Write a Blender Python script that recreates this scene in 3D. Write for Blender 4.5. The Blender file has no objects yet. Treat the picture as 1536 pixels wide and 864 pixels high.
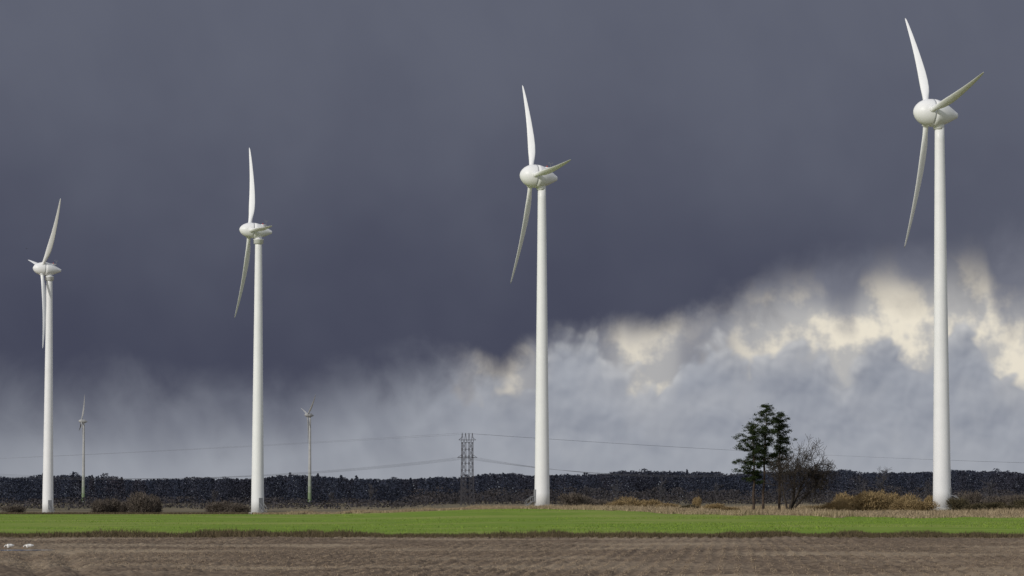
import bpy, math, random
import numpy as np
from mathutils import Vector, Matrix
random.seed(7); rng=np.random.default_rng(7)
S=bpy.context.scene; COL=S.collection
S.view_settings.view_transform='Standard'; S.view_settings.look='None'; S.view_settings.exposure=0
F=5520.0; EYE=3.0; PITCH=math.atan(313/F)
# ------------------------------------------------------------ helpers
def sm(a,b,x):
    t=np.clip((x-a)/(b-a),0,1); return t*t*(3-2*t)
def bearing(px,d): return (px-768.0)/F*d
def zt(x,y):
    x=np.asarray(x,float); y=np.asarray(y,float)
    yy=np.maximum(y,100.0); u=x/yy*F+768
    L=np.interp(y,[0,300,420,620,850,975,1150,2000],[0,0,-.18,-.5,-1.0,-1.6,-1.6,-1.6])
    R=np.interp(y,[0,300,480,540,600,660,720,1000,2000],[0,0,0,.35,.8,.8,.7,0,-1])
    k=sm(420,800,u)
    z=L*(1-k)+R*k
    hill=np.interp(u,[-4000,0,600,800,950,1200,1400,1536,6000],[0,0,.5,1.6,3.2,4.8,4.2,3.6,2])
    return z+hill*sm(2300,2700,y)
def Z(x,y): return float(zt(x,y))
def link(o,parent=None):
    COL.objects.link(o)
    if parent is not None: o.parent=parent
    return o
def tag(o,label,cat,group=None,kind=None):
    o["label"]=label; o["category"]=cat
    if group: o["group"]=group
    if kind: o["kind"]=kind
def mesh_np(name,V,Fc,mats=(),smooth=False):
    V=np.asarray(V,np.float32); Fc=np.asarray(Fc,np.int32); k=Fc.shape[1]; n=len(Fc)
    me=bpy.data.meshes.new(name)
    me.vertices.add(len(V)); me.vertices.foreach_set('co',V.ravel())
    me.loops.add(n*k); me.loops.foreach_set('vertex_index',Fc.ravel())
    me.polygons.add(n); me.polygons.foreach_set('loop_start',np.arange(0,n*k,k,dtype=np.int32))
    try: me.polygons.foreach_set('loop_total',np.full(n,k,dtype=np.int32))
    except Exception: pass
    me.polygons.foreach_set('use_smooth',np.full(n,smooth))
    me.update(calc_edges=True); me.validate()
    for m in mats: me.materials.append(m)
    return me
def mesh_py(name,V,Fc,mats=(),smooth=False):
    me=bpy.data.meshes.new(name); me.from_pydata([tuple(v) for v in V],[],Fc); me.update()
    for p in me.polygons: p.use_smooth=smooth
    for m in mats: me.materials.append(m)
    return me
def tris(C,size,aspect=1.0,up=0.0):
    C=np.asarray(C,float); n=len(C)
    a=rng.normal(size=(n,3)); a[:,2]+=up; a/=np.linalg.norm(a,axis=1)[:,None]
    b=rng.normal(size=(n,3)); b-=a*(a*b).sum(1)[:,None]; b/=np.linalg.norm(b,axis=1)[:,None]
    s=(np.asarray(size)*rng.uniform(.6,1.3,n))[:,None]
    V=np.stack([C-b*s*.5*aspect-a*s*.4,C+b*s*.5*aspect-a*s*.4,C+a*s*.6],1).reshape(-1,3)
    return V
def tri_mesh(name,V,mats): return mesh_np(name,V,np.arange(len(V)).reshape(-1,3),mats)
def lathe(prof,n=32,axis='z',cap=True):
    V=[];Fc=[]
    for (s,r) in prof:
        for i in range(n):
            a=2*math.pi*i/n
            if axis=='z': V.append((r*math.cos(a),r*math.sin(a),s))
            else: V.append((s,r*math.cos(a),r*math.sin(a)))
    for j in range(len(prof)-1):
        for i in range(n):
            k=(i+1)%n; q=[j*n+i,j*n+k,(j+1)*n+k,(j+1)*n+i]
            Fc.append(q)
    if cap: Fc.append(list(range(n))[::-1]); m=(len(prof)-1)*n; Fc.append([m+i for i in range(n)])
    return V,Fc
def box(V,Fc,c,s):
    b=len(V)
    for dx in(-.5,.5):
        for dy in(-.5,.5):
            for dz in(-.5,.5): V.append((c[0]+dx*s[0],c[1]+dy*s[1],c[2]+dz*s[2]))
    for q in [(0,1,3,2),(4,6,7,5),(0,4,5,1),(2,3,7,6),(0,2,6,4),(1,5,7,3)]: Fc.append([b+i for i in q])
def tube(V,Fc,p0,p1,r0,r1,n=5):
    p0=Vector(p0);p1=Vector(p1); d=(p1-p0)
    if d.length<1e-6: return
    d.normalize(); a=d.orthogonal().normalized(); c=d.cross(a); b=len(V)
    for p,r in((p0,r0),(p1,r1)):
        for i in range(n):
            t=2*math.pi*i/n; V.append(tuple(p+a*(r*math.cos(t))+c*(r*math.sin(t))))
    for i in range(n):
        k=(i+1)%n; Fc.append([b+i,b+k,b+n+k,b+n+i])
# ------------------------------------------------------------ materials
def mat(name,c1,c2,scale=1.0,rough=.9,c3=None,scale3=.05,island=False,bump=0,bscale=8,detail=4,spec=.2):
    m=bpy.data.materials.new(name); m.use_nodes=True; nt=m.node_tree; N=nt.nodes; Lk=nt.links
    P=N['Principled BSDF']; P.inputs['Roughness'].default_value=rough; P.inputs['Specular IOR Level'].default_value=spec
    g=N.new('ShaderNodeNewGeometry'); pos=g.outputs['Position']
    n=N.new('ShaderNodeTexNoise'); n.inputs['Scale'].default_value=scale; n.inputs['Detail'].default_value=2 if island else detail; n.inputs['Roughness'].default_value=.65
    Lk.new(pos,n.inputs['Vector'])
    r=N.new('ShaderNodeMapRange'); r.inputs[1].default_value=.32; r.inputs[2].default_value=.68; Lk.new(n.outputs[0],r.inputs[0])
    f=r.outputs[0]
    if island:
        ma=N.new('ShaderNodeMath'); ma.operation='MULTIPLY_ADD'; ma.inputs[1].default_value=.35; Lk.new(f,ma.inputs[0])
        mb=N.new('ShaderNodeMath'); mb.operation='MULTIPLY'; mb.inputs[1].default_value=.65; Lk.new(g.outputs['Random Per Island'],mb.inputs[0]); Lk.new(mb.outputs[0],ma.inputs[2]); f=ma.outputs[0]
    mx=N.new('ShaderNodeMix'); mx.data_type='RGBA'; mx.inputs[6].default_value=(*c1,1); mx.inputs[7].default_value=(*c2,1); Lk.new(f,mx.inputs[0]); out=mx.outputs[2]
    if c3:
        n3=N.new('ShaderNodeTexNoise'); n3.inputs['Scale'].default_value=scale3; n3.inputs['Detail'].default_value=3; Lk.new(g.outputs['Position'],n3.inputs['Vector'])
        r3=N.new('ShaderNodeMapRange'); r3.inputs[1].default_value=.48; r3.inputs[2].default_value=.66; Lk.new(n3.outputs[0],r3.inputs[0])
        m3=N.new('ShaderNodeMix'); m3.data_type='RGBA'; m3.inputs[7].default_value=(*c3,1); Lk.new(r3.outputs[0],m3.inputs[0]); Lk.new(out,m3.inputs[6]); out=m3.outputs[2]
    Lk.new(out,P.inputs['Base Color'])
    if bump:
        nb=N.new('ShaderNodeTexNoise'); nb.inputs['Scale'].default_value=bscale; nb.inputs['Detail'].default_value=5; Lk.new(g.outputs['Position'],nb.inputs['Vector'])
        b=N.new('ShaderNodeBump'); b.inputs['Strength'].default_value=1; b.inputs['Distance'].default_value=bump; Lk.new(nb.outputs[0],b.inputs['Height']); Lk.new(b.outputs[0],P.inputs['Normal'])
    return m
M_white=mat('white_paint',(.80,.80,.80),(.85,.85,.85),.35,.4,spec=.35)
M_blade=mat('blade_gelcoat',(.83,.83,.83),(.87,.87,.87),.5,.4,spec=.35)
M_grey=mat('hazed_grey_paint',(.32,.32,.32),(.40,.40,.40),.5,.5)  # far turbines: haze and cloud shadow put into the grey
M_conc=mat('concrete',(.28,.27,.25),(.42,.41,.38),1.5,.9)
M_door=mat('grey_steel',(.2,.21,.22),(.3,.3,.31),2,.5)
M_red=mat('red_lamp_glass',(.45,.05,.04),(.5,.07,.05),2,.3)
M_soil=mat('plough_soil',(.088,.062,.042),(.235,.175,.122),.9,.95,c3=(.30,.235,.165),scale3=.06,bump=.09,bscale=4,detail=8)
M_crop=mat('young_crop',(.125,.205,.020),(.20,.29,.033),.12,.9,c3=(.235,.28,.06),scale3=.03,bump=.04,bscale=6,detail=7)
M_mead=mat('rough_meadow',(.11,.09,.055),(.24,.20,.13),.06,.95,c3=(.075,.07,.045),scale3=.008,detail=6)
M_dry=mat('dry_grass',(.18,.135,.08),(.43,.34,.22),.3,.9,island=True)
M_weed=mat('brown_weeds',(.045,.036,.02),(.15,.115,.065),.4,.9,island=True)
M_stub=mat('stubble_straw',(.18,.13,.085),(.44,.345,.24),.5,.9,island=True)
M_forest=mat('distant_forest',(.035,.041,.062),(.041,.047,.069),.03,1,c3=(.047,.045,.058),scale3=.008,spec=0)  # bluish tone is aerial haze painted into the base colour
M_hedge=mat('distant_scrub',(.046,.045,.052),(.072,.064,.064),.03,1,island=True,spec=0)  # distance haze tinted into the scrub colour
M_pine=mat('pine_needles',(.010,.018,.008),(.046,.062,.022),.5,.85,island=True,spec=.05)
M_bark=mat('pine_bark',(.04,.03,.024),(.09,.065,.05),3,.95)
M_twig=mat('bare_twigs',(.028,.023,.019),(.06,.049,.04),1,.95)
M_farwood=mat('hazy_bare_wood',(.048,.047,.054),(.075,.07,.073),1,.95)  # far-tree variant of the wood, haze put into its colour
M_will=mat('willow_twigs',(.15,.105,.05),(.37,.27,.135),.4,.9,island=True)
M_brwn=mat('bare_brown_shrub',(.072,.060,.050),(.16,.132,.108),.4,.9,island=True)
M_bramble=mat('dark_bramble',(.03,.032,.018),(.13,.10,.055),.5,.9,island=True)
M_pyl=mat('dark_galvanised_steel',(.055,.053,.060),(.08,.075,.082),2,.8)  # steel colour with distance haze mixed in
M_wire=mat('cable',(.10,.10,.11),(.13,.13,.14),2,.6)
M_feather=mat('white_feathers',(.78,.77,.74),(.86,.85,.83),9,.8)
M_bill=mat('orange_bill',(.55,.16,.05),(.6,.22,.06),9,.5)
M_gull=mat('dark_feathers',(.08,.08,.09),(.12,.12,.13),9,.8)
M_water=mat('puddle_water',(.10,.10,.10),(.16,.16,.16),1,.15,spec=.6)
M_cropb=mat('crop_blades',(.11,.185,.018),(.24,.33,.05),.3,.9,island=True)
def tower_green():
    m=mat('hazed_grey_green_base',(.36,.36,.355),(.44,.44,.435),.5,.5); nt=m.node_tree;N=nt.nodes;Lk=nt.links  # grey carries painted haze and cloud shadow; green bands are real paint
    P=N['Principled BSDF']; src=P.inputs['Base Color'].links[0].from_socket
    tc=N.new('ShaderNodeTexCoord'); sp=N.new('ShaderNodeSeparateXYZ'); Lk.new(tc.outputs['Object'],sp.inputs[0])
    r=N.new('ShaderNodeMapRange'); r.inputs[1].default_value=4; r.inputs[2].default_value=30; r.inputs[3].default_value=1; r.inputs[4].default_value=0; Lk.new(sp.outputs[2],r.inputs[0])
    st=N.new('ShaderNodeMath'); st.operation='SNAP'; st.inputs[1].default_value=.2; Lk.new(r.outputs[0],st.inputs[0])
    mx=N.new('ShaderNodeMix'); mx.data_type='RGBA'; mx.inputs[7].default_value=(.11,.18,.06,1); Lk.new(st.outputs[0],mx.inputs[0]); Lk.new(src,mx.inputs[6]); Lk.new(mx.outputs[2],P.inputs['Base Color'])
    return m
M_tgreen=tower_green()
# ------------------------------------------------------------ world
W=bpy.data.worlds.new("World"); S.world=W; W.use_nodes=True; nt=W.node_tree; N=nt.nodes; Lk=nt.links; N.clear()
def val(s,inp):
    if isinstance(s,(int,float)): inp.default_value=s
    else: Lk.new(s,inp)
def M(op,a,b=None,c=None,clamp=False):
    n=N.new('ShaderNodeMath'); n.operation=op; n.use_clamp=clamp
    val(a,n.inputs[0]); 
    if b is not None: val(b,n.inputs[1])
    if c is not None: val(c,n.inputs[2])
    return n.outputs[0]
def MR(x,a,b,c=0.,d=1.,smooth=True):
    n=N.new('ShaderNodeMapRange'); n.interpolation_type='SMOOTHSTEP' if smooth else 'LINEAR'
    for i,v in enumerate((x,a,b,c,d)): val(v,n.inputs[i])
    return n.outputs[0]
def MIX(f,a,b):
    n=N.new('ShaderNodeMix'); n.data_type='RGBA'; val(f,n.inputs[0])
    for s,i in((a,6),(b,7)):
        if isinstance(s,tuple): n.inputs[i].default_value=(*s,1)
        else: Lk.new(s,n.inputs[i])
    return n.outputs[2]
def NOISE(v,sc,det=5,rough=.55,dist=0):
    n=N.new('ShaderNodeTexNoise'); n.noise_dimensions='2D'; n.inputs['Scale'].default_value=sc; n.inputs['Detail'].default_value=det; n.inputs['Roughness'].default_value=rough; n.inputs['Distortion'].default_value=dist; Lk.new(v,n.inputs['Vector']); return n.outputs[0]
def XYZ(a,b,c):
    n=N.new('ShaderNodeCombineXYZ'); val(a,n.inputs[0]);val(b,n.inputs[1]);val(c,n.inputs[2]); return n.outputs[0]
def VADD(v,o):
    n=N.new('ShaderNodeVectorMath'); n.operation='ADD'; Lk.new(v,n.inputs[0])
    if isinstance(o,tuple): n.inputs[1].default_value=o
    else: Lk.new(o,n.inputs[1])
    return n.outputs[0]
def VOR(v,sc,det=1):
    n=N.new('ShaderNodeTexVoronoi'); n.voronoi_dimensions='2D'; n.feature='SMOOTH_F1'; n.inputs['Scale'].default_value=sc; n.inputs['Smoothness'].default_value=.4
    n.inputs['Detail'].default_value=det; n.inputs['Roughness'].default_value=.5; Lk.new(v,n.inputs['Vector']); return n.outputs['Distance']
tc=N.new('ShaderNodeTexCoord'); sp=N.new('ShaderNodeSeparateXYZ'); Lk.new(tc.outputs['Generated'],sp.inputs[0])
dx,dy,dz=sp.outputs
yy=M('MAXIMUM',dy,.12)
A=M('MULTIPLY',M('DIVIDE',dx,yy),55.2); B=M('MULTIPLY',M('DIVIDE',dz,yy),55.2)
def CURVE(pts,scale):
    t=M('MULTIPLY_ADD',A,1/16.,.5,clamp=True)
    n=N.new('ShaderNodeFloatCurve'); val(t,n.inputs['Value']); c=n.mapping.curves[0]
    P=[(((px-768)/100)/16+.5,v/scale) for px,v in pts]
    c.points[0].location=P[0]; c.points[1].location=P[-1]
    for p in P[1:-1]: c.points.new(*p)
    n.mapping.update(); return M('MULTIPLY',n.outputs[0],scale)
P=XYZ(A,B,0.3)
nA=NOISE(P,.35,3); nB=NOISE(P,1.1,5,.52,.2)
nC=NOISE(XYZ(M('MULTIPLY_ADD',B,.25,A),M('MULTIPLY',B,.6),2.),.7,3)
edge=CURVE([(-32,1.35),(100,1.25),(300,1.25),(500,1.4),(620,1.7),(700,1.92),(800,2.1),(900,2.35),(1000,2.62),(1080,2.75),(1150,2.98),(1250,3.2),(1350,3.35),(1450,3.45),(1568,3.5)],5)
wid=CURVE([(-32,1.0),(400,.95),(580,.8),(690,.45),(900,.40),(1080,.45),(1200,.7),(1568,1.1)],5)
tE=M('ADD',M('SUBTRACT',B,edge),M('ADD',M('MULTIPLY_ADD',nB,1.05,-.525),M('MULTIPLY_ADD',nA,.3,-.15)))
dark=MR(tE,M('MULTIPLY',wid,-.8),M('MULTIPLY',wid,.95))
dark=M('POWER',dark,.8)
hgt=MR(M('ADD',B,M('MULTIPLY_ADD',nA,3.0,-1.5)),1.5,7.4)
darkc=MIX(hgt,(.058,.063,.099),(.116,.126,.168))
darkc=MIX(MR(nC,.35,.7,0,.15),darkc,(.078,.086,.125))
top=CURVE([(-32,5),(560,4.6),(640,3.0),(690,2.1),(740,2.0),(800,2.02),(845,2.7),(880,2.7),(905,2.4),(930,2.25),(960,1.95),(1010,2.15),(1045,2.65),(1085,2.5),(1115,2.4),(1170,2.5),(1230,2.45),(1262,2.05),(1295,2.45),(1335,2.7),(1385,2.45),(1440,2.8),(1475,2.65),(1510,2.05),(1568,2.35)],5)
gI=CURVE([(-32,0),(620,.0),(690,.2),(760,.55),(800,.45),(835,.05),(890,.15),(925,.5),(970,.8),(1015,.6),(1050,.15),(1090,.35),(1130,.75),(1300,.95),(1568,.9)],1)
glowc=MIX(MR(NOISE(P,1.3,4),.38,.62),(.47,.465,.46),(.84,.775,.645))
gs=MR(M('SUBTRACT',M('SUBTRACT',B,top),M('MULTIPLY_ADD',nB,1.4,-.70)),.2,1.2)
gf=M('MULTIPLY',M('SUBTRACT',1.0,gs),gI)
glow=MIX(gf,(.20,.21,.255),glowc)
nv=N.new('ShaderNodeTexNoise'); nv.noise_dimensions='2D'; nv.inputs['Scale'].default_value=1.6; nv.inputs['Detail'].default_value=1; Lk.new(P,nv.inputs['Vector'])
sv=N.new('ShaderNodeVectorMath'); sv.operation='SCALE'; sv.inputs['Scale'].default_value=.2; Lk.new(nv.outputs['Color'],sv.inputs[0]); PW=VADD(P,sv.outputs[0])
PO=VADD(PW,(-.05,.09,0))
b1=VOR(PW,1.75,2); b2=VOR(PO,1.75,2)
cum=MR(M('SUBTRACT',M('ADD',top,M('MULTIPLY_ADD',b1,-.72,.30)),B),-.08,M('MULTIPLY_ADD',nA,.5,.02))
n1=NOISE(P,.6,3,.42); n2=NOISE(VADD(P,(-.10,.18,0)),.6,3,.42)
depth=MR(M('SUBTRACT',top,B),-.1,.9)
relief=M('ADD',M('MULTIPLY',M('SUBTRACT',b2,b1),M('MULTIPLY_ADD',depth,-.5,.95)),M('MULTIPLY',M('SUBTRACT',n1,n2),1.3))
emb=M('ADD',relief,.5,clamp=True)
litc=MIX(emb,(.25,.265,.31),(.66,.65,.63))
midc=MIX(emb,(.215,.235,.29),(.41,.43,.475))
cumc=MIX(depth,litc,midc)
cumc=MIX(MR(nB,.45,.75,0,.35),cumc,(.41,.42,.45))
leftm=MR(A,-1.8,1.6,1,0)
rainc=MIX(MR(M('ADD',nC,M('MULTIPLY_ADD',nB,.5,-.25)),.25,.75),(.20,.215,.262),(.32,.34,.388))
rainc=MIX(MR(A,-7.7,-5.4,.5,0),rainc,(.15,.162,.20))
cumc=MIX(M('MULTIPLY',leftm,.95),cumc,rainc)
hz=MR(B,.2,1.3,.6,0)
cumc=MIX(hz,cumc,(.35,.37,.412))
low=MIX(cum,glow,cumc)
front=MIX(dark,low,darkc)
sky=N.new('ShaderNodeTexSky'); sky.sky_type='NISHITA'; sky.sun_disc=False; sky.sun_elevation=math.radians(27); sky.sun_rotation=math.radians(222)
vs=N.new('ShaderNodeVectorMath'); vs.operation='SCALE'; vs.inputs['Scale'].default_value=.09; Lk.new(sky.outputs[0],vs.inputs[0])
gen=NOISE(tc.outputs['Generated'],2.2,3)
back=MIX(MR(gen,.38,.6,.4,.95),vs.outputs[0],(.50,.50,.52))
fm=M('MULTIPLY',MR(dy,.25,.75),MR(dz,.75,.35))
col=MIX(fm,back,front)
bg=N.new('ShaderNodeBackground'); Lk.new(col,bg.inputs[0]); bg.inputs[1].default_value=1
ow=N.new('ShaderNodeOutputWorld'); Lk.new(bg.outputs[0],ow.inputs[0])
az=math.radians(222); el=math.radians(27)
to=Vector((math.sin(az)*math.cos(el),math.cos(az)*math.cos(el),math.sin(el)))
sd=bpy.data.lights.new('sun','SUN'); sd.energy=2.1; sd.angle=math.radians(3); sd.color=(1,.97,.92)
so=link(bpy.data.objects.new('sun',sd)); so.rotation_euler=to.to_track_quat('Z','Y').to_euler(); so.location=(-100,-100,200)
cd=bpy.data.cameras.new('camera'); cd.sensor_width=36; cd.lens=F/1536*36; cd.clip_start=.5; cd.clip_end=30000
cam=link(bpy.data.objects.new('camera',cd)); cam.location=(0,0,EYE); cam.rotation_euler=(math.pi/2+PITCH,0,0); S.camera=cam
# ------------------------------------------------------------ ground
def vnoise(x,y,seed=0):
    xi=np.floor(x).astype(int); yi=np.floor(y).astype(int); fx=x-xi; fy=y-yi
    def h(i,j):
        v=np.sin(i*127.1+j*311.7+seed*74.7)*43758.5453; return v-np.floor(v)
    fx=fx*fx*(3-2*fx); fy=fy*fy*(3-2*fy)
    return (h(xi,yi)*(1-fx)+h(xi+1,yi)*fx)*(1-fy)+(h(xi,yi+1)*(1-fx)+h(xi+1,yi+1)*fx)*fy
def sheet(name,us,ds_fn,nrow,disp,material,label):
    us=np.asarray(us); t=np.linspace(0,1,nrow)
    D=ds_fn(us[None,:],t[:,None]); X=(us[None,:]-768)/F*D
    Zz=zt(X,D)+(disp(X,D) if disp else 0)
    V=np.stack([X,D,Zz],-1).reshape(-1,3); m=len(us)
    i=np.arange((nrow-1)*(m-1)); r=i//(m-1); c=i%(m-1); a=r*m+c
    me=mesh_np(name,V,np.stack([a,a+1,a+m+1,a+m],1),[material],True)
    o=link(bpy.data.objects.new(name,me)); tag(o,label,'ground',kind='structure'); return o
UO=list(np.linspace(-7000,-260,30)); UR=list(np.linspace(1800,8500,30))
ROW=Vector((.06,1,0)).normalized(); RS=.72
PUX=bearing(38,207); PUY=207.
def furrow(X,D):
    q=X*ROW.y-D*ROW.x
    e=sm(0,6,276-D)*sm(118,122,D)
    q2=q+.12*(vnoise(X*.2,D*.05,9)-.5)
    rid=.030*np.sin(q2*2*np.pi/RS)*np.clip(2.2*vnoise(X*.1,D*.04,8)-.3,.25,1.3)
    n=.08*(vnoise(X*2.2,D*1.1,1)-.5)+.13*(vnoise(X*5,D*2.6,2)-.5)+.08*(vnoise(X*.35,D*.12,3)-.5)+.08*(vnoise(X*.05,D*.25,4)-.5)
    c0=np.interp(D,[120,190,276],[15.2,25.0,34.0])
    trk=(-.22*np.exp(-((X+c0)/.55)**2)-.22*np.exp(-((X+c0-1.9)/.45)**2))*sm(205,190,D)
    wet=1-.93*np.exp(-(((X-PUX)/2.6)**2+((D-PUY)/5.0)**2)**2)
    return (rid+n+trk)*e*wet
def dpl(u,t): return 118+(276-118)*t+0*u
sheet('ploughed_field',UO+list(np.linspace(-250,1790,1100))+UR,dpl,460,furrow,M_soil,'brown ploughed field with stubble rows')
me=mesh_py('near_field',[(-900,-500,0),(900,-500,0),(900,118,0),(-900,118,0)],[[0,1,2,3]],[M_soil])
o=link(bpy.data.objects.new('near_ploughed_field',me)); tag(o,'bare brown ploughed soil','ground',kind='structure')
def yfar(u): return np.interp(u,[-400,400,700,1000,1300,2000],[830,830,720,560,515,505])
def crop(X,D): return (.05*(vnoise(X*1.2,D*.5,5)-.5)+.22*(vnoise(X*.07,D*.03,6)-.5))*sm(276,290,D)*sm(0,30,yfar(X/D*F+768)-D)
sheet('crop_field',UO+list(np.linspace(-250,1790,500))+UR,lambda u,t:276+(yfar(u)-276)*t,300,crop,M_crop,'green field of young cereal crop')
sheet('meadow',UO+list(np.linspace(-250,1790,300))+UR,lambda u,t:yfar(u)+(15000-yfar(u))*t**3,260,None,M_mead,'rough brown meadow reaching to the woods')
V=[]
for i in range(48):
    a=2*math.pi*i/48; k=1+.16*math.sin(3*a+1)+.08*math.sin(7*a)
    V.append((PUX+1.5*k*math.cos(a),PUY-1+2.2*k*math.sin(a),.02))
o=link(bpy.data.objects.new('puddle_water',mesh_py('puddle',V,[list(range(48))],[M_water]))); tag(o,'shallow grey puddle on brown ploughed soil','puddle',kind='structure')
# ------------------------------------------------------------ grass
def blades(X,Y,h,w,lean=.35,z0=None):
    n=len(X); zb=(zt(X,Y) if z0 is None else z0)-.03
    hh=h*rng.uniform(.5,1.2,n); a=rng.uniform(0,2*np.pi,n); l=rng.normal(0,lean,n)*hh; l2=rng.normal(0,lean,n)*hh
    wx=np.cos(a)*w; wy=np.sin(a)*w
    V=np.stack([np.stack([X-wx,Y-wy,zb],1),np.stack([X+wx,Y+wy,zb],1),np.stack([X+l,Y+l2,zb+hh],1)],1)
    return V.reshape(-1,3)
def stuff(name,V,m,label,cat):
    o=link(bpy.data.objects.new(name,tri_mesh(name,V,[m]))); tag(o,label,cat,kind='stuff'); return o
n=75000; Y=rng.normal(277,4.2,n); u=rng.uniform(-400,1900,n); X=(u-768)/F*Y
cl=vnoise(X*.35,Y*.15,11)*.6+vnoise(X*1.3,Y*.4,12)*.5
tall=np.interp(u,[0,150,520,560,1000,2000],[.9,1.15,1.15,.85,.9,1.0])
keep=cl>.28
stuff('margin_weeds',blades(X[keep],Y[keep],(.12+.5*cl[keep]**1.6)*tall[keep],.035),M_weed,'brown dead weeds along the edge of the crop','grass')
n=40000; u=rng.uniform(-300,1900,n); t=rng.uniform(0,1,n)**.7; Yf=yfar(u); Y=285+(Yf-285)*t; X=(u-768)/F*Y
k=vnoise(X*.05,Y*.02,15)>.35
stuff('crop_blades',blades(X[k],Y[k],.14,.045,.5),M_cropb,'short green cereal shoots in the field','grass')
n=90000; u=rng.uniform(380,1900,n); Yf=yfar(u); t=rng.uniform(0,1,n)**1.4
wob=22*(vnoise(u*.02,u*0,44)-.5)+14*(vnoise(u*.07,u*0,45)-.5)
Y=Yf-8+wob+(np.maximum(770,Yf+60)-Yf)*t; X=(u-768)/F*Y; cl=vnoise(X*.15,Y*.06,21)*.7+vnoise(X*.6,Y*.2,22)*.3
stuff('dry_grass',blades(X,Y,.22+1.0*cl**2,.07),M_dry,'tall dry tan grass bank along the field edge','grass')
n=25000; u=rng.uniform(-400,480,n); Y=rng.uniform(822,960,n); X=(u-768)/F*Y
stuff('rough_grass',blades(X,Y,.5,.08),M_weed,'rough brown grass behind the crop','grass')
n=170000; u=rng.uniform(-150,1690,n); Y=118+158*rng.uniform(0,1,n)**1.1; X=(u-768)/F*Y
q=X*ROW.y-Y*ROW.x; qs=np.round(q/RS)*RS+.18+rng.normal(0,.09,n); X=(qs+Y*ROW.x)/ROW.y
dens=vnoise(X*.05,Y*.06,31)*.8+.3*(u/1536-.5)+.5*vnoise(X*.6,Y*.3,32)
k=(dens>.52)&(((X-PUX)/2.2)**2+((Y-PUY)/4)**2>1)
stuff('crop_stubble',blades(X[k],Y[k],.08,.018,.8,z0=furrow(X[k],Y[k])),M_stub,'short pale straw stubble in rows on soil','stubble')
# ------------------------------------------------------------ forest
def forest(us,dmin,dmax,ntree,hr,wr,coni,ntri,tsize,seed):
    Cs=[]
    for i in range(ntree):
        u=us[0]+(us[1]-us[0])*(i+random.random())/ntree
        d=random.uniform(dmin,dmax); x=bearing(u,d); z0=Z(x,d)
        vn=float(vnoise(np.array([u*.009]),np.array([seed*3.3]),seed)[0])*.6+float(vnoise(np.array([u*.03]),np.array([seed*5.3]),seed)[0])*.4
        h=random.uniform(*hr)*(.78+.38*vn); w=random.uniform(*wr)
        con=random.random()<coni(u)
        if random.random()<.03: h*=1.1
        t=rng.uniform(.0,1,ntri)**.85; a=rng.uniform(0,2*np.pi,ntri)
        if con: rad=w*.5*(1.05-t)**.8*rng.uniform(.2,1.1,ntri)
        else: rad=w*.66*np.sqrt(np.clip(1-np.clip(2*t-1,0,1)**2*.92,0.02,1))*rng.uniform(.2,1.08,ntri)
        Cs.append(np.stack([x+rad*np.cos(a),d+rad*np.sin(a),z0+h*t],1))
    C=np.concatenate(Cs); return tris(C,tsize,up=.1)
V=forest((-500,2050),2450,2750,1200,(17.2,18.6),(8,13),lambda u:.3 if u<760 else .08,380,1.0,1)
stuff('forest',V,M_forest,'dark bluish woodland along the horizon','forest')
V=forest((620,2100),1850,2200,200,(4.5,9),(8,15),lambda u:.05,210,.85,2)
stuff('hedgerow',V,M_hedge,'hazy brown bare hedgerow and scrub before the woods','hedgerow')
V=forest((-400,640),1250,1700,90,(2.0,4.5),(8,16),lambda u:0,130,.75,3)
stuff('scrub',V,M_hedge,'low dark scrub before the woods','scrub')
# ------------------------------------------------------------ shrubs
def shrub_mesh(name,m,n=2200,seed=0):
    r=np.random.default_rng(seed); nl=10
    lob=[(r.uniform(-.36,.36),r.uniform(-.3,.3),r.uniform(.2,.6),r.uniform(.2,.38)) for _ in range(nl)]
    idx=r.integers(0,nl,n); 
    L=np.array(lob)[idx]; d=r.normal(size=(n,3)); d/=np.linalg.norm(d,axis=1)[:,None]; d[:,2]=np.abs(d[:,2])*.9
    rad=L[:,3]*r.uniform(.25,1,n)**.5
    p=np.stack([L[:,0]+d[:,0]*rad,L[:,1]+d[:,1]*rad,L[:,2]*.6+d[:,2]*rad*1.15],1)
    low=r.random(n)<.45; p[low,2]*=r.uniform(0,.9,low.sum())
    dirn=p/np.linalg.norm(p,axis=1)[:,None]*.6+np.array([0,0,.5])+r.normal(0,.5,(n,3)); dirn/=np.linalg.norm(dirn,axis=1)[:,None]
    ln=r.uniform(.05,.15,n)[:,None]; side=np.cross(dirn,r.normal(size=(n,3))); side/=np.linalg.norm(side,axis=1)[:,None]
    w=.011
    V=np.stack([p-side*w,p+side*w,p+dirn*ln],1).reshape(-1,3)
    V[:,2]=np.maximum(V[:,2],-.02)
    return tri_mesh(name,V,[m])
SH={}
for key,m in(('willow',M_will),('brown',M_brwn),('bramble',M_bramble)):
    SH[key]=[shrub_mesh('shrub_'+key,m,4500,seed=j+len(key)*10) for j in range(4)]
lab={'willow':'yellowish tan willow shrub in dry grass','brown':'bare brown leafless shrub at the field edge','bramble':'dark green-brown bramble bush in dry grass'}
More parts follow.
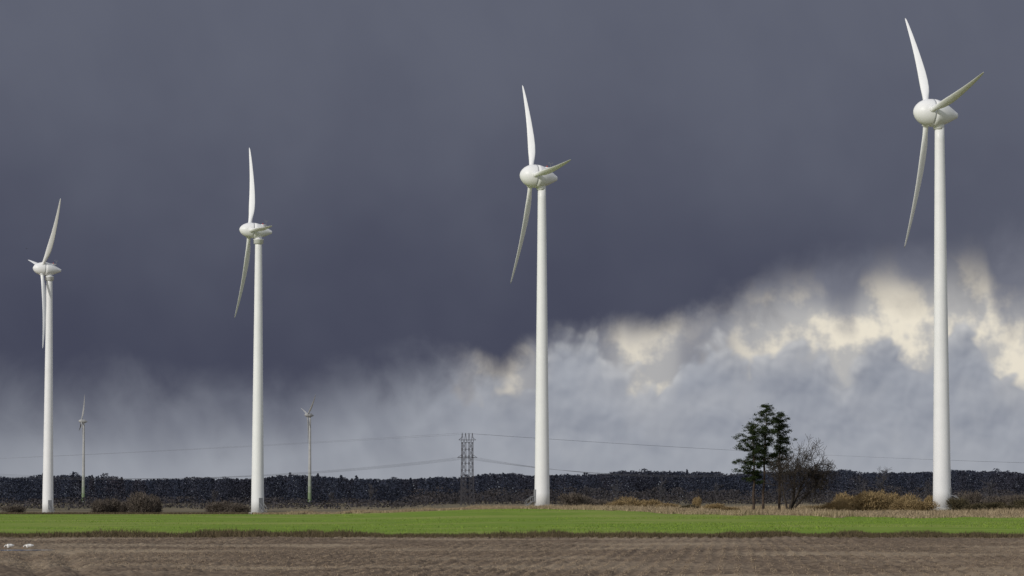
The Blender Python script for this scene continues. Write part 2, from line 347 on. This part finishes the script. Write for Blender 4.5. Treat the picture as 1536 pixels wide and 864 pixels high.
shr=[('willow',1252,588,4.6,2.4),('willow',1278,600,5.5,3.5),('willow',1305,592,6,4.4),('willow',1332,598,5.5,4.0),('willow',1356,590,5,3.3),('willow',1380,586,4.4,2.3),('willow',1396,610,2.8,3.4),
('bramble',1438,592,4,3.1),('bramble',1462,585,4.5,1.9),('bramble',1490,590,5,2.1),('bramble',1518,583,5,1.6),('bramble',1545,590,6,2.6),('brown',1455,640,5,4.4),('brown',1500,650,6,3.2),('brown',1528,640,5,3.6),
('willow',930,705,5,2.1),('willow',950,712,6,2.8),('willow',972,700,5,2.2),('willow',1000,690,5,1.5),('willow',1046,660,1.8,3.0),('bramble',1030,650,4,1.3),('willow',1068,640,4,1.4),
('brown',862,860,8,5),('brown',880,870,6,4.2),('brown',900,900,7,3),
('brown',152,985,7,5.0),('brown',170,990,7,5.8),('brown',192,1000,7,4.8),('brown',212,985,9,8.0),('brown',232,990,7,6.6),
('brown',25,1010,8,3.0),('brown',335,1090,9,4.8),('brown',358,1080,8,3.9),
('willow',1225,590,4,1.2),('willow',1095,588,4,1.0)]
for i,(k,px,d,w,h) in enumerate(shr):
    o=link(bpy.data.objects.new('shrub',SH[k][i%4])); x=bearing(px,d); o.location=(x,d,Z(x,d)-.08)
    o.scale=(w/1.1,w/1.1,h/.88); o.rotation_euler=(0,0,i*1.7); tag(o,lab[k],'shrub',group=k+' shrubs along the field edge')
# ------------------------------------------------------------ trees
def grow(p,d,L,r,lev,V,Fc,rr,spread=.55,upb=.12,nseg=4,kids=(3,5),minr=.012):
    seg=L/nseg; dirv=Vector(d).normalized(); p0=Vector(p); r0=r
    for s in range(nseg):
        nd=(dirv+Vector((rr.gauss(0,.17),rr.gauss(0,.17),rr.gauss(0,.12)+upb*.3))).normalized()
        q=p0+nd*seg; r1=max(minr,r*(1-(s+1)/nseg*.6)); tube(V,Fc,p0,q,r0,r1,5 if lev>1 else 3); p0=q; dirv=nd; r0=r1
        if lev>0 and (s>=1 or lev<3):
            for _ in range(rr.randint(*kids)//2+ (1 if s==nseg-1 else 0)):
                ax=dirv.orthogonal().normalized(); ax.rotate(Matrix.Rotation(rr.uniform(0,6.28),3,dirv))
                cd_=(dirv*(1-spread*.5)+ax*spread*rr.uniform(.7,1.3)+Vector((0,0,upb))).normalized()
                grow(q,cd_,L*rr.uniform(.45,.68),r1*rr.uniform(.55,.75),lev-1,V,Fc,rr,spread,upb,nseg,kids,minr)
def bare_tree(name,px,d,H,seed,m,stems=None,label='',spread=.6,lev=4,minr=.014,kids=(3,5),upb=.12,LK=1.0):
    rr=random.Random(seed); x=bearing(px,d)
    e=link(bpy.data.objects.new(name,None)); e.location=(x,d,Z(x,d)-.1); tag(e,label,'tree',group='bare trees on the plain')
    TV=[];TF=[];V=[];Fc=[]
    st=stems or [(0,0,1.0,1.25)]
    for (lx,ly,hl,rk) in st:
        dv=Vector((lx,ly,1)).normalized(); p=Vector((lx*.4,ly*.4,0)); r=.018*H*rk
        for k in range(4):
            q=p+(dv+Vector((rr.gauss(0,.07),rr.gauss(0,.07),0)))*H*.075*hl; tube(TV,TF,p,q,r,r*.9,8); p=q; r*=.9
            if k>1: 
                a2=rr.uniform(0,6.28); grow(p,dv*.6+Vector((math.cos(a2)*.6,math.sin(a2)*.6,.2)),H*.24*hl*LK,r*.45,lev-2,V,Fc,rr,spread,upb=upb,minr=minr,kids=kids)
        grow(p,dv,H*.36*hl*LK,r,lev-1,V,Fc,rr,spread,upb=upb,minr=minr,kids=kids)
        a2=rr.uniform(0,6.28); grow(p,dv*.7+Vector((math.cos(a2)*.5,math.sin(a2)*.5,.3)),H*.3*hl*LK,r*.7,lev-1,V,Fc,rr,spread,upb=upb,minr=minr,kids=kids)
    zmax=max(v[2] for v in V); k=H/zmax
    V=[(a*k,b*k,c*k) for a,b,c in V]; TV=[(a*k,b*k,c*k) for a,b,c in TV]
    link(bpy.data.objects.new('trunk',mesh_py('trunk',TV,TF,[m],True)),e); link(bpy.data.objects.new('crown',mesh_py('crown',V,Fc,[m],False)),e)
    print(name,px,'width',min(v[0] for v in V),max(v[0] for v in V),len(Fc))
bare_tree('bare_tree',1182,584,12.4,11,M_twig,stems=[(-.2,.1,.85,1.0),(.2,-.2,1.0,1.4),(.5,.15,1.0,1.3),(.9,-.1,.85,1.1)],label='bare multi-stemmed tree with spreading branches beside the pines',lev=4,minr=.026,kids=(3,5),spread=.72,upb=.06,LK=1.15)
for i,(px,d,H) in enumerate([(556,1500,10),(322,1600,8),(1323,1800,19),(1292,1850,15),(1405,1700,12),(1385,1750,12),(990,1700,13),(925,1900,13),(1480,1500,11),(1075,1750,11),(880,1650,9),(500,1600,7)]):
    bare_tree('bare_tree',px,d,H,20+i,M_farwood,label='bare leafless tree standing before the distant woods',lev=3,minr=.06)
def pine(px,d,H,crown0,wl,wr,seed,lean=0,label='',nb=30):
    rr=random.Random(seed); r=np.random.default_rng(seed); x=bearing(px,d)
    e=link(bpy.data.objects.new('pine_tree',None)); e.location=(x,d,Z(x,d)-.1); tag(e,label,'tree',group='pine trees in a clump')
    TV=[];TF=[]; p=Vector((0,0,0)); n=12; axis=[p]
    for i in range(n):
        t=(i+1)/n; q=Vector((lean*t**1.5+rr.gauss(0,.07),rr.gauss(0,.07),H*t)); r0=.2*(1-i/n)**.8+.03; r1=.2*(1-t)**.8+.03
        tube(TV,TF,p,q,r0,r1,8); p=q; axis.append(q)
    C=[]
    for b in range(nb):
        t=crown0+(.985-crown0)*(b+rr.random()*.9)/nb; k=min(n-1,int(t*n)); base=axis[k].lerp(axis[k+1],t*n-k)
        a=b*2.399+rr.uniform(-.4,.4); s=(t-crown0)/(1-crown0)
        prof=np.interp(s,[0,.12,.35,.6,.8,.93,1],[.6,.9,1.0,.9,.7,.42,.14])
        ca=math.cos(a); side=wr if ca>0 else wl
        Lb=max(.3,(side*abs(ca)+(wl+wr)*.5*(1-abs(ca)))*prof*rr.choice([.5,.75,.9,1.0,1.15]))
        dirb=Vector((ca,math.sin(a),rr.uniform(-.1,.35)+.3*s)).normalized(); q=base+dirb*Lb
        tube(TV,TF,base,q,.05+.02*Lb*(1-s),.015,4)
        for j in range(int(3+Lb*3.0)):
            f=rr.uniform(.25,1.05) if Lb>1 else rr.uniform(.1,1)
            c=np.array(base.lerp(q,f))+r.normal(0,1,3)*np.array([.34,.34,.20])*(.5+.35*Lb*f)
            rad=rr.uniform(.32,.62); nn=int(130*rad)
            C.append(c+r.normal(0,.5,(nn,3))*np.array([rad,rad,rad*.5]))
    C=np.concatenate(C); V=tris(C,.22,aspect=.42,up=.1)
    link(bpy.data.objects.new('trunk',mesh_py('trunk',TV,TF,[M_bark],True)),e); link(bpy.data.objects.new('crown',tri_mesh('crown',V,[M_pine])),e)
pine(1130,588,14.2,.32,2.8,1.6,3,lean=.0,label='tall dark green pine with thin straight trunk',nb=34)
pine(1144,592,17.3,.42,1.9,1.7,4,lean=.7,label='tallest dark green pine beside a bare tree',nb=32)
pine(1168,596,16.0,.40,1.7,2.5,8,lean=.3,label='dark green pine with drooping lower boughs',nb=34)
# ------------------------------------------------------------ turbines
EG=[(0,.02),(.05,.32),(.18,.68),(.45,1.12),(.9,1.58),(1.5,1.95),(2.2,2.18),(2.9,2.27),(3.22,2.28)]
EG2=[(3.26,2.2),(3.27,2.28),(3.9,2.24),(4.6,2.08),(5.3,1.80),(6.0,1.42),(6.6,1.05),(7.1,.72),(7.45,.52),(7.6,.40),(7.62,.2)]
TW=4.5; RP=2.4
def egg(prof,off,k): return lathe([(s-off,r*k) for s,r in prof],40,'x')
def blade_mesh(Lb,m):
    fr=[0,.03,.07,.12,.17,.22,.3,.4,.5,.6,.7,.8,.88,.94,.98,1]
    ch=[.86,.86,.88,1.04,1.26,1.40,1.44,1.32,1.14,.97,.80,.64,.50,.37,.25,.07]
    th=[.95,.95,.90,.72,.56,.46,.36,.28,.22,.18,.14,.11,.08,.06,.04,.02]
    V=[];n=16
    for f,c,t in zip(fr,ch,th):
        z=.9+(Lb-.9)*f; g=math.radians(-(28-8*f))
        cx,cy=math.cos(g),math.sin(g)
        off=.40*math.sin(math.pi*f)+.46*f
        lead=-.5+.2*min(1,f/.15)
        for i in range(n):
            a=2*math.pi*i/n
            s=lead+(.5+.5*math.cos(a))
            tt=.5*math.sin(a)*t*((1-.35*max(0,math.cos(a))) if f>.1 else 1)
            V.append((cx*s*c-cy*tt+off,cy*s*c+cx*tt,z))
    Fc=[]
    for j in range(len(fr)-1):
        for i in range(n):
            k=(i+1)%n; Fc.append([j*n+i,j*n+k,(j+1)*n+k,(j+1)*n+i])
    Fc.append(list(range(n))[::-1]); Fc.append([(len(fr)-1)*n+i for i in range(n)])
    return mesh_py('blade',V,Fc,[m],True)
def make_meshes(mw,mb,mt,hub,k=1.0):
    D={}
    H=hub-2.0*k; prof=[(i/24*H,1.5-.72*(i/24)**.92) for i in range(25)]
    V,Fc=lathe(prof,48); D['tower']=mesh_py('tower',V,Fc,[mt],True)
    V,Fc=lathe([(-.6,2.1),(.0,2.1),(.35,2.05),(.42,1.98)],40); D['foundation']=mesh_py('foundation',V,Fc,[M_conc],False)
    V,Fc=egg(EG,RP,k)
    for ang in (0,120,240):
        b=len(V); v2,f2=lathe([(1.3*k,.54),(2.16*k+.1,.54),(2.16*k+.16,.49)],20)
        R=Matrix.Rotation(math.radians(ang),3,'X'); V+= [tuple(R@Vector(v)) for v in v2]; Fc+=[[b+i for i in f] for f in f2]
    D['hub']=mesh_py('rotor_hub',V,Fc,[mw],True)
    V,Fc=egg(EG2,TW,k); v2,f2=lathe([(-2.6*k,.84),(-1.5*k,.95)],32); b=len(V); V+=v2; Fc+=[[b+i for i in f] for f in f2]
    box(V,Fc,(1.0,0,1.86*k),(1.3,.9,.22))
    D['nacelle']=mesh_py('nacelle',V,Fc,[mw],True)
    V,Fc=lathe([(-.1,.12),(.1,.12),(.2,.08),(.23,.03)],14); D['light']=mesh_py('warning_light',V,Fc,[M_red],True)
    V,Fc=[],[]; tube(V,Fc,(0,0,-.2),(0,0,1.3),.035,.03,6); tube(V,Fc,(-.35,0,1.1),(.35,0,1.1),.025,.025,6)
    for s in(-.35,.35): tube(V,Fc,(s,0,1.1),(s,0,1.32),.025,.025,6); box(V,Fc,(s,0,1.36),(.2,.14,.08))
    D['mast']=mesh_py('wind_sensor',V,Fc,[M_door])
    V,Fc=lathe([(-1.1,.86),(-1.05,1.12),(-.2,1.12),(-.15,1.22),(.0,1.22),(.02,.86)],32,cap=False); D['collar']=mesh_py('service_collar',V,Fc,[mw],True)
    V,Fc=[],[]
    box(V,Fc,(0,-1.46,2.15),(1.0,.16,2.3)); box(V,Fc,(0,-1.555,2.1),(.8,.03,2.0)); box(V,Fc,(0,-1.85,.92),(1.1,.7,.1))
    for i in range(4): box(V,Fc,(0,-2.3-.28*i,.72-.2*i),(.9,.26,.06))
    for s in(-.5,.5):
        for a,b in(((s,-2.15,.9),(s,-3.3,0)),((s,-1.6,2.0),(s,-2.15,1.95)),((s,-2.15,1.95),(s,-3.3,1.0)),((s,-2.15,.9),(s,-2.15,1.95)),((s,-3.3,0),(s,-3.3,1.0))): tube(V,Fc,a,b,.045,.045,5)
    D['door']=mesh_py('door',V,Fc,[M_door])
    D['blade']=blade_mesh(23.0,mb); D['k']=k; return D
def turbine(px,d,hub,phi,th,D,label,scale=1,collar=False,door_ang=0,lights=2):
    x=bearing(px,d); e=link(bpy.data.objects.new('wind_turbine',None)); e.location=(x,d,Z(x,d)); e.scale=(scale,)*3; k0=D['k']
    tag(e,label,'wind turbine',group='wind turbines on the plain')
    link(bpy.data.objects.new('foundation',D['foundation']),e)
    t=link(bpy.data.objects.new('tower',D['tower']),e); t.location=(0,0,.4)
    dr=link(bpy.data.objects.new('door',D['door']),t); dr.rotation_euler=(0,0,door_ang)
    R=Matrix.Rotation(math.radians(phi),4,'Z')@Matrix.Rotation(math.radians(4.5),4,'Y')
    na=link(bpy.data.objects.new('nacelle',D['nacelle']),e); na.matrix_local=Matrix.Translation((0,0,hub))@R
    hb=link(bpy.data.objects.new('rotor_hub',D['hub']),e); hb.matrix_local=Matrix.Translation((0,0,hub))@R@Matrix.Translation((-(TW-RP),0,0))@Matrix.Rotation(math.radians(th),4,'X')
    for k in range(3):
        b=link(bpy.data.objects.new('blade',D['blade']),hb); b.rotation_euler=(math.radians(120*k),0,0)
    if lights:
        for yy_ in(-.3,.3)[:lights]:
            l=link(bpy.data.objects.new('warning_light',D['light']),na); l.location=(.8,yy_,1.86*k0+.21)
        w=link(bpy.data.objects.new('wind_sensor',D['mast']),na); w.location=(1.6,0,1.6*k0)
    if collar:
        c=link(bpy.data.objects.new('service_collar',D['collar']),t); c.location=(0,0,hub-2.9*k0)
    return e
DW=make_meshes(M_white,M_blade,M_white,64.6)
turbine(1412,598,64.6,14.5,-40.4,DW,'tall white wind turbine beside a clump of tan shrubs',door_ang=1.2,lights=0)
turbine(813,716,64.6,17,-33.1,DW,'white wind turbine with steps at its base on dry grass',door_ang=-1.25,lights=1)
DS=make_meshes(M_white,M_blade,M_white,64.8,.78)
turbine(387,842,64.8,15.5,-28.7,DS,'white wind turbine with ringed tower top by the crop',collar=True,door_ang=.6,lights=1)
turbine(73,975,64.8,18.7,39.6,DS,'slender white wind turbine with swept rotor by bare shrubs',collar=True,door_ang=.5,lights=1)
DG=make_meshes(M_grey,M_grey,M_tgreen,71,.75)
turbine(465,2044,71,20,46,DG,'small grey wind turbine with green tower base',scale=.7,lights=0)
turbine(126,2140,71,12,10,DG,'small grey wind turbine seen nearly edge on',scale=.68,lights=0)
# ------------------------------------------------------------ pylon and cables
PD=1577.; PX=bearing(701,PD); PZ=Z(PX,PD); HP=31.0
e=link(bpy.data.objects.new('electricity_pylon',None)); e.location=(PX,PD,PZ); e.rotation_euler=(0,0,.18); tag(e,'dark lattice electricity pylon carrying cables','pylon')
V,Fc=[],[]
def beam(a,b,w=.15): tube(V,Fc,a,b,w,w,4)
lv=[0,3,6,9,12,15,18,21,24,27]
def hw(z): return 2.8-.5*min(1,z/20)
for a,b in zip(lv[:-1],lv[1:]):
    for sy in(-1,1):
        for s in(-1,1):
            beam((s*hw(a),sy*1.4,a),(s*hw(b),sy*1.2,b),.16); beam((s*.7,sy*1.35,a),(s*.7,sy*1.2,b),.10)
            beam((s*hw(a),sy*1.3,a),(s*.7,sy*1.3,b),.09); beam((s*.7,sy*1.3,a),(s*hw(b),sy*1.3,b),.09)
        beam((-hw(b),sy*1.25,b),(hw(b),sy*1.25,b),.10)
for s in(-2.2,-.75,.75,2.2): beam((s-.5,0,27),(s,0,HP),.12); beam((s+.5,0,27),(s,0,HP),.12)
link(bpy.data.objects.new('lattice_frame',mesh_py('lattice_frame',V,Fc,[M_pyl])),e)
for z,w in((28,3.7),(20.5,4.2)):
    V,Fc=[],[]
    for sy in(-.7,.7): beam((-w,sy*.3,z),(w,sy*.3,z),.15)
    beam((-w,0,z),(-2,0,z+1.4),.11); beam((w,0,z),(2,0,z+1.4),.11)
    link(bpy.data.objects.new('crossarm',mesh_py('crossarm',V,Fc,[M_pyl])),e)
def cable(p0,p1,sag,r,label):
    p0=Vector(p0);p1=Vector(p1); V,Fc=[],[]; n=48; pts=[]
    for i in range(n+1):
        t=i/n; p=p0.lerp(p1,t); p.z-=4*sag*t*(1-t); pts.append(p)
    for a,b in zip(pts[:-1],pts[1:]): tube(V,Fc,a,b,r,r,4)
    o=link(bpy.data.objects.new('power_cable',mesh_py('power_cable',V,Fc,[M_wire]))); tag(o,label,'power cable',group='cables of the power line')
for k,s in enumerate((-2.2,2.2)):
    cable((PX+s,PD,PZ+HP-k*.4),(bearing(-600,3000),3000,26+k),4,.035,'thin upper overhead cable running from the pylon')
    cable((PX+s,PD,PZ+HP-k*.4),(bearing(2200,2500),2500,25.5+k*.5),7,.035,'thin upper overhead cable running from the pylon')
for k,s in enumerate((-4.0,-1.2,1.5,4.0)):
    cable((PX+s,PD,PZ+20.5),(bearing(-100,1500)+s,1500,12+.6*k),5+.3*k,.04,'thin lower overhead cable sagging from the pylon')
    cable((PX+s,PD,PZ+20.5),(bearing(1241,1650)+s*.25,1650,16.4),5.5+.3*k,.04,'thin lower overhead cable sagging from the pylon')
x=bearing(1241,1650); e=link(bpy.data.objects.new('utility_pole',None)); e.location=(x,1650,Z(x,1650)); tag(e,'slim dark utility pole holding the lower cables','pole')
V,Fc=[],[]; tube(V,Fc,(0,0,0),(0,0,18.5),.16,.1,8); link(bpy.data.objects.new('post',mesh_py('post',V,Fc,[M_pyl])),e)
V,Fc=[],[]; tube(V,Fc,(-1.0,0,17.4),(1.0,0,17.4),.08,.08,5)
link(bpy.data.objects.new('crossarm',mesh_py('crossarm',V,Fc,[M_pyl])),e)
# ------------------------------------------------------------ swans and birds
def skin(name,pts,edges,radii,m,parent=None):
    me=bpy.data.meshes.new(name); me.from_pydata(pts,edges,[]); me.materials.append(m)
    o=link(bpy.data.objects.new(name,me),parent)
    md=o.modifiers.new('skin','SKIN'); md.use_smooth_shade=True
    for v,r in zip(me.skin_vertices[0].data,radii): v.radius=r if isinstance(r,tuple) else (r,r)
    me.skin_vertices[0].data[0].use_root=True
    s=o.modifiers.new('sub','SUBSURF'); s.levels=2; s.render_levels=2
    return o
def swan(px,d,rot,label):
    x=bearing(px,d)
    body=[(0,0,.19),(-.2,0,.21),(-.36,0,.21),(-.5,0,.26),(.17,0,.19),(.27,0,.21)]
    ed=[(0,1),(1,2),(2,3),(0,4),(4,5)]; rad=[.18,.17,.10,.02,.15,.08]
    neck=[(.36,0,.27),(.45,0,.22),(.50,0,.12),(.56,0,.07)]; nr=[.045,.038,.042,.03]
    pts=body+neck; ed+= [(5,6),(6,7),(7,8),(8,9)]; rad+=nr
    o=skin('swan',pts,ed,rad,M_feather); z=float(furrow(np.array([x]),np.array([float(d)]))[0]); o.location=(x,d,z+.02); o.scale=(.60,)*3; o.rotation_euler=(0,0,rot); tag(o,label,'swan',group='swans resting on the ploughed field')
    h=neck[-1]; dz=-.05
    skin('bill',[(h[0]-.01,0,h[2]),(h[0]+.05,0,h[2]+dz*.6),(h[0]+.11,0,h[2]+dz)],[(0,1),(1,2)],[.028,(.022,.014),(.016,.008)],M_bill,o)
swan(16,212,math.pi+.5,'white swan sitting on ploughed soil with head lowered')
swan(45,212,.3+math.pi,'white swan feeding with head lowered beside a puddle')
def bird(px,py,d,span,rot):
    x=bearing(px,d); z=EYE+math.tan(PITCH+math.atan((432-py)/F))*d; s=span/2
    V=[(-.22,0,0),(-.1,-.05,.03),(.08,-.06,.03),(.25,0,.02),(.08,.06,.03),(-.1,.05,.03),(0,0,-.06),
       (.05,-.7*s,.16),(-.08,-.7*s,.14),(-.06,-s,.05),(.05,.7*s,.16),(-.08,.7*s,.14),(-.06,s,.05),(0,0,.07)]
    Fc=[[0,1,13],[1,2,13],[2,3,13],[3,4,13],[4,5,13],[5,0,13],[0,6,1],[1,6,2],[2,6,3],[3,6,4],[4,6,5],[5,6,0],[1,2,7,8],[8,7,9],[4,5,11,10],[10,11,12]]
    o=link(bpy.data.objects.new('bird',mesh_py('bird',V,Fc,[M_gull]))); o.location=(x,d,z); o.rotation_euler=(.15,0,rot); tag(o,'small dark bird flying against storm cloud','bird')
bird(38,373,800,1.1,1.2)
print('done')
